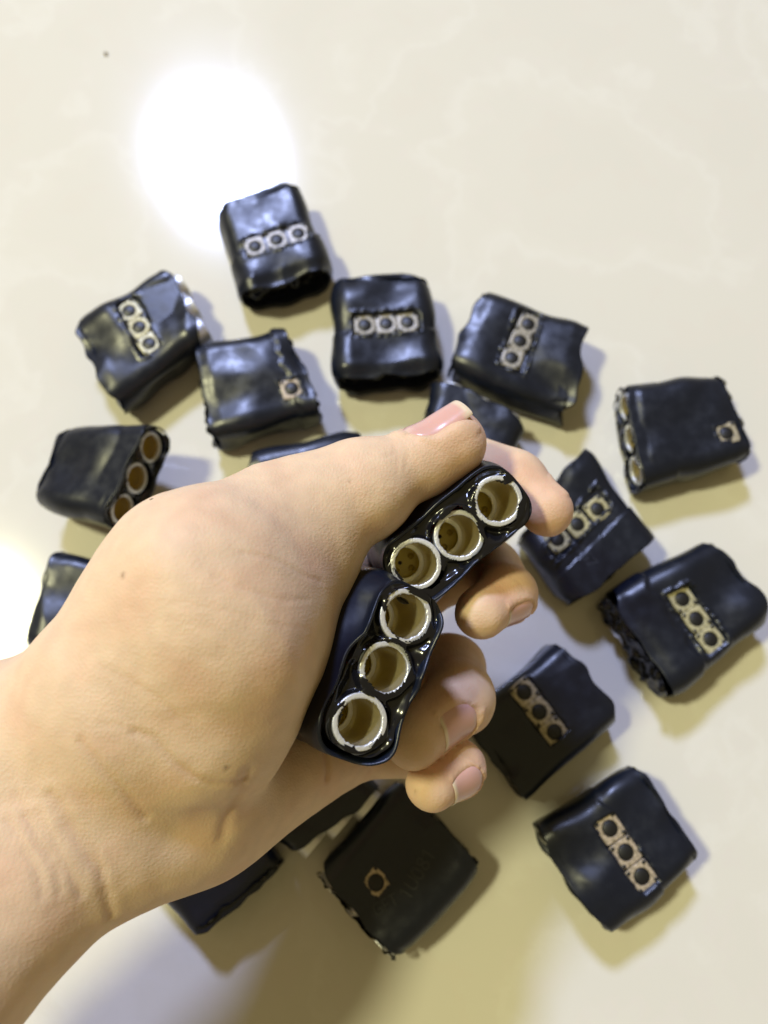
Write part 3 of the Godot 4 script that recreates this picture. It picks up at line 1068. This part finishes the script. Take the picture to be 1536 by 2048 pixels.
func floor_modules() -> void:
	var group := "black wrapped modules lying on the floor"
	# name -> [label, options]
	var looks := {
		"m01": ["rearmost black module, touching the bright lamp reflection on the floor", {"tone": "silver", "seam": 0.0035, "seam_up": 0.0011, "cap": 0.005, "tubes": false, "torn": 0.0011, "pinch_front": 0.0014}],
		"m02": ["upright black module with a silvery three-hole board row, right of the rearmost one", {"tone": "silver", "seam": 0.0025, "seam_up": 0.0006, "cap": 0.005, "tubes": false, "torn": 0.0012, "pinch_front": 0.0016, "dents": [[0.004, -0.017, 0.012, 0.0014]]}],
		"m03": ["crumpled black module at upper left with yellow boards and a bare tube end", {"tone": "gold", "rough": 1.4, "tube_out": 0.0032, "torn": 0.0008, "pinch_front": -0.0003, "dents": [[0.006, 0.011, 0.009, 0.002]]}],
		"m04": ["black module with one small bare board near its glued right end, above the knuckles", {"bubbly": 1.0, "tone": "pink", "show": 0.0030, "cap": 0.001, "cap_back": 0.0004, "tubes": false, "torn": 0.0006, "seam": 0.0125}],
		"m05": ["black module tilted right with a dark grey board row, above the thumb tip", {"tone": "silver", "cap": 0.003, "cap_back": 0.0005, "tubes": false, "torn": 0.0013, "dents": [[-0.012, 0.012, 0.011, 0.0018]]}],
		"m06": ["black module at far right with glossy bubbled glue at its left end", {"bubbly": 1.0, "tone": "tan", "show": 0.0026, "board_up": -0.0001, "cap": 0.0009, "cap_back": 0.0002, "tube_out": -0.0012, "rough": 0.7, "pinch_front": 0.0012}],
		"m07": ["black module just right of the index fingertip with frayed film round its boards", {"tone": "gold", "torn": 0.0018, "cap": 0.004, "tube_out": -0.002, "sag": 0.001, "text": [["157", 0.0050, -0.0062, 0.0075, -0.95]]}],
		"m08": ["black module at the right edge with olive boards under torn scraped film", {"bubbly": 1.0, "tone": "gold", "torn": 0.0015, "cap": -0.0006, "tubes": false, "seam": 0.0075, "seam_up": 0.0007}],
		"m09": ["black module beside the ring finger with three tan boards in a clean slot", {"tone": "tan", "torn": 0.0003, "rough": 0.8, "cap": 0.002, "tubes": false}],
		"m10": ["black module at lower right with three tan boards in a clean slot", {"tone": "pink", "torn": 0.0003, "rough": 0.8, "cap": 0.002, "tubes": false, "seam": -0.0035, "seam_up": 0.0006, "dents": [[-0.004, 0.010, 0.008, 0.0012]]}],
		"m11": ["black module under the little finger with faint grey lettering and a glued tube end", {"bubbly": 1.0, "tone": "pink", "show": 0.0031, "board_up": -0.00025, "rough": 0.6, "cap": -0.0002, "tube_out": 0.0014, "torn": 0.0002, "text": [["1U081", 0.0056, 0.0045, -0.0029, 1.0], ["GFT", 0.0046, 0.0035, 0.0098, 0.5]]}],
		"m12": ["black module mostly hidden under the hand, only its bare tube edge showing", {"tube_out": 0.0022, "pinch_front": 0.0001}],
		"m13": ["black module mostly hidden below the heel of the hand, one corner showing", {"tubes": false}],
		"m14": ["black module mostly hidden behind the thumb, its pale sheen showing above", {"tubes": false, "rough": 1.1}],
		"m15": ["black module half hidden behind the thumb tip, its silver tube rims showing", {"tube_out": 0.0018, "pinch_front": 0.0001, "cap": 0.002}],
		"m16": ["black module at left with open tubes at its right end against the hand", {"tube_out": -0.0014, "cap": 0.0014, "lean": -0.36, "lift": 0.0066}],
		"m17": ["black module at far left, half hidden under the wrist side of the thumb", {"tone": "silver", "show": 0.003, "tubes": false}],
	}
	var s := 1
	for k in spots:
		var sp: Array = spots[k]
		var look: Array = looks[k]
		var P: Dictionary = look[1].duplicate()
		P.seed = P.get("seed", s)
		P.quad = sp[2]
		var pc: Array = sp[3]
		var tone: String = P.get("tone", "tan")
		var row := []
		if pc.size() == 2:
			var a: Vector2 = pc[0] * 0.001
			var b: Vector2 = pc[1] * 0.001
			var m := (a + b) / 2.0
			# the row's middle in the unbent module
			P.window = [m.x, m.y, absf(b.x - a.x) / 2.0 + 0.0038, 0.0038]
			for i in 3:
				var q := a.lerp(b, i / 2.0)
				row.append({"at": Vector3(q.x, T / 2.0 - 0.0008, q.y), "tone": tone, "turn": 0.04 * sin(s * 3.0 + i), "tilt": 0.03 * sin(s + i * 2.0), "roll": 0.03 * cos(s * 2.0 + i)})
			# boards follow the bend of the film
			P.window[0] -= bent(Vector3(m.x, 0, m.y), P.quad).x - m.x
			P.window[1] -= bent(Vector3(m.x, 0, m.y), P.quad).z - m.y
		elif pc.size() == 1:
			var q: Vector2 = pc[0] * 0.001
			var wd: float = P.get("show", 0.0036)
			P.window = [q.x, q.y, wd, wd]
			P.window[0] -= bent(Vector3(q.x, 0, q.y), P.quad).x - q.x
			P.window[1] -= bent(Vector3(q.x, 0, q.y), P.quad).z - q.y
			row.append({"at": Vector3(q.x, T / 2.0 + P.get("board_up", -0.0005), q.y), "tone": tone, "tilt": 0.05, "roll": 0.04})
		P.boards = row
		var o := make_module("wrapped_module", P)
		o.position = sp[0] + Vector3(0, T / 2.0 + 0.0009 + P.get("lift", 0.0), 0)
		o.rotation.y = sp[1]
		o.basis = Basis(Vector3.UP, sp[1]) * Basis(Vector3.RIGHT, P.get("lean", 0.0)) * Basis(Vector3.BACK, P.get("heel", 0.0))
		tag(o, look[0], "electronic module", group)
		for t in P.get("text", []):
			lettering(o, t[0], t[1], Vector2(t[2], t[3]), t[4] - sp[1])
		s += 1


func held_modules() -> void:
	var zero := [Vector2.ZERO, Vector2.ZERO, Vector2.ZERO, Vector2.ZERO]
	var labels := {"A": "upper of two held modules, open tubes facing up, beside the index finger", "B": "lower of two held modules, its three open tubes nearest the palm and ring finger"}
	for k in held:
		var P := {"seed": 31.0 if k == "A" else 47.0, "quad": zero, "rough": 1.0, "cap": 0.0021 if k == "A" else 0.0019, "pinch_front": 0.0003, "pinch_back": 0.0006, "sag": 0.0010}
		P.belly_down = 0.0020 if k == "A" else 0.0006
		P.belly_up = 0.0045 if k == "A" else 0.0056
		P.belly_at = 0.007 if k == "A" else 0.0105
		if k == "B":
			P.seam = -0.002
			P.seam_up = 0.0004
		var o := make_module("wrapped_module", P, true)
		o.transform = held[k]
		tag(o, labels[k], "electronic module", "black wrapped modules held in the hand")


func crumbs() -> void:
	var at := [Vector3(-0.1216, 0, -0.2856), Vector3(-0.016, 0, -0.353), Vector3(0.0955, 0, -0.327)]
	var named := ["dark brown crumb on the floor left of the bright lamp reflection", "tiny yellowish crumb on the floor near the top edge", "tiny pale brown crumb on the floor at the upper right"]
	for k in 3:
		var v := PackedVector3Array()
		var seg := 10
		for j in 7:
			for i in seg:
				var a := TAU * i / seg
				var b := PI * j / 6.0
				var d := Vector3(sin(b) * cos(a), cos(b) * 0.6, sin(b) * sin(a))
				v.append(d * (0.0008 if k == 0 else 0.0006) * (1.0 + 0.5 * mid.get_noise_3d(d.x * 2.0, d.y * 2.0 + k * 5.0, d.z * 2.0)))
		var o := obj("crumb", make_mesh(v, grid_index(seg, 7, true)), M.crumb)
		o.position = at[k] + Vector3(0, 0.0005, 0)
		tag(o, named[k], "crumb")
